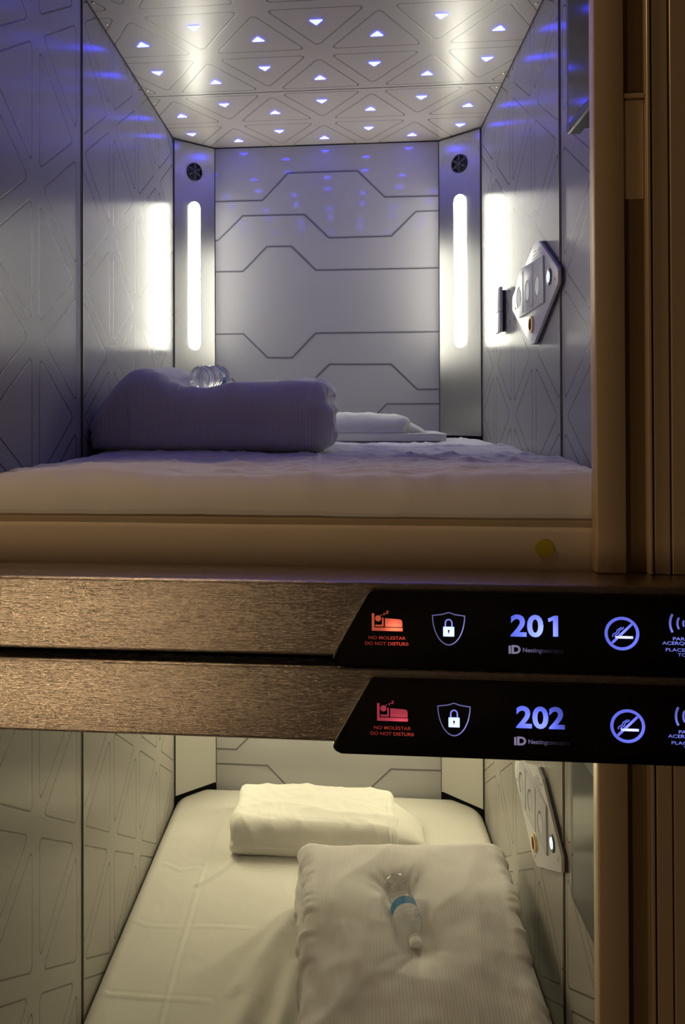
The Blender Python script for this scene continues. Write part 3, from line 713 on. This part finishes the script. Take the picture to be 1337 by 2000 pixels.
    if num[2] == '1':
        text('room_number', num[:2], dx+.2275, dz-.3122, .0285, gl, t, bold=.030, width=.0440, sp=1.02)
        bm = nb(); prism(bm, [(.2845, -.3122), (.2912, -.3122), (.2912, -.2837), (.2862, -.2837), (.2775, -.2880), (.2787, -.2925), (.2845, -.2898)], O, X_, Z_, nn, hh)
        obj('room_number', bm, gl, t)
    else:
        text('room_number', num, dx+.2275, dz-.3122, .0285, gl, t, bold=.030, width=.0650, sp=1.02)
    mk = blu('mark_glow', .16, [(.227, -.33, .12, .02)], (.75, .62, 1))
    text('maker_mark', 'iD', dx+.2245, dz-.3365, .0110, mk, t, bold=.045, width=.0165)
    text('maker_name', 'Nestingconcepts', dx+.2440, dz-.3345, .0060, blu('name_glow', .012, [(.245, -.331, .30, .022)], (.6, .5, 1)), t, bold=.004, width=.0540)
    # no smoking
    ns = blu('no_smoking_glow', .75, [(.380, -.310, 1.2, .012)], (.17, .20, 1))
    bm = nb(); c = Vector((.3755, 0, -.3060)); ring(bm, O+c, X_, Z_, nn, .0188, .0228, hh, 48)
    stroke(bm, [(c.x-.0130, c.z-.0130), (c.x+.0130, c.z+.0130)], .0032, O, X_, Z_, nn, hh)
    obj('no_smoking_icon', bm, ns, t)
    bm = nb(); stroke(bm, [(c.x-.0085, c.z-.0050), (c.x+.0145, c.z-.0050)], .0032, O+nn*.0002, X_, Z_, nn, hh); obj('cigarette_icon', bm, blu('cigarette_glow', 1.3, [(.380, -.311, 1.2, .01)], (.40, .45, 1)), t)
    bm = nb()
    for k in (0, 1):
        x0_, z0_ = c.x-.0125+k*.0035, c.z-.0045
        pts = [(x0_+.0115*s-.0011*math.sin(s*12+k), z0_+.0135*s**.8) for s in [q/16 for q in range(17)]]
        stroke(bm, pts[::2], .0009, O+nn*.0002, X_, Z_, nn, hh)
    obj('smoke_icon', bm, ns, t)
    # card reader mark
    bm = nb(); wf = blu('reader_glow', .42, [(.445, -.313, .6, .02)], (.24, .27, 1)); c = Vector((.4640, 0, -.2905))
    for r in (.0085, .0160, .0255):
        for s in (0, 1):
            ring(bm, O+c, X_, Z_, nn, r-.0009-r*.02, r+.0009+r*.02, hh, 12, math.pi*(1-s)-.50, math.pi*(1-s)+.50)
    disc(bm, O+c, X_, Z_, nn, .0038, hh, 20); obj('reader_icon', bm, wf, t)
    for s, x, z, wd in (('PARA ABRIR', .4420, -.3135, .048), ('ACERQUE SU LLAVE', .4280, -.3195, .078), ('PLACE CARD', .4325, -.3285, .052), ('TO OPEN', .4480, -.3350, .036)):
        text('caption', s, dx+x, dz+z, .0044, wf, t, bold=.006, width=wd)
    return t
sign(0, 0, '201', 'upper black glass sign with lit icons and the number 201', [(.070, -.306, 1.5, .011)], -.3585, -.2535)
sign(-.1255, .0068, '202', 'lower black glass sign with lit icons and the number 202', [(.078, -.452, 1.6, .016)], -.4835, -.3785)

# ------------------------------------------------------------------ bronze post beside the openings
PZ1 = zz(1.35)
def post(z0_, z1_, label, plate):
    t = thing('frame_post', label, 'post', (.44, 1.30, z0_), 'bronze posts beside the openings')
    y, yb = 1.290, 1.3165
    bm = nb(); box(bm, .3725, .4160, y, yb, z0_, z1_, .003, 2); obj('face_strip', bm, MAT['post'], t, 40)
    bm = nb(); box(bm, .4160, .4470, y+.014, yb, z0_, z1_); obj('recess', bm, MAT['post_dark'], t)
    if plate:
        bm = nb(); box(bm, .4165, .4465, y+.007, y+.0135, zz(.314), zz(.462), .001, 1); box(bm, .4165, .4465, y+.003, y+.0135, zz(.464), zz(.471), .001, 1); obj('lock_plate', bm, MAT['post'], t)
    bm = nb(); box(bm, .4470, .4520, y-.004, yb, z0_, z1_, .001, 1); obj('ridge', bm, MAT['post'], t)
    bm = nb(); box(bm, .4520, .4560, y+.02, yb, z0_, z1_); box(bm, .4780, .4810, y+.02, yb, z0_, z1_); obj('groove', bm, MAT['black'], t)
    bm = nb(); box(bm, .4560, .4780, y, yb, z0_, z1_, .001, 1); obj('middle_strip', bm, MAT['post'], t)
    bm = nb(); box(bm, .4810, .5100, y, yb, z0_, z1_, .001, 1); obj('outer_strip', bm, MAT['post'], t)
    bm = nb(); box(bm, .5100, .80, y+.018, yb, z0_, z1_); obj('side_board', bm, MAT['post_dark'], t)
post(zz(-.2440), PZ1, 'tall grooved bronze post right of the upper bunk, above the rails', True)
post(0, zz(-.4740), 'grooved brown post right of the lower bunk, below the rails', False)
struct('trim_11', box(nb(), XL-.30, XL-.002, 1.290, 1.3165, 0, PZ1), MAT['post'])
struct('trim_12', box(nb(), XL-.30, .80, 1.27, 1.289, zz(.74), PZ1), MAT['post'])
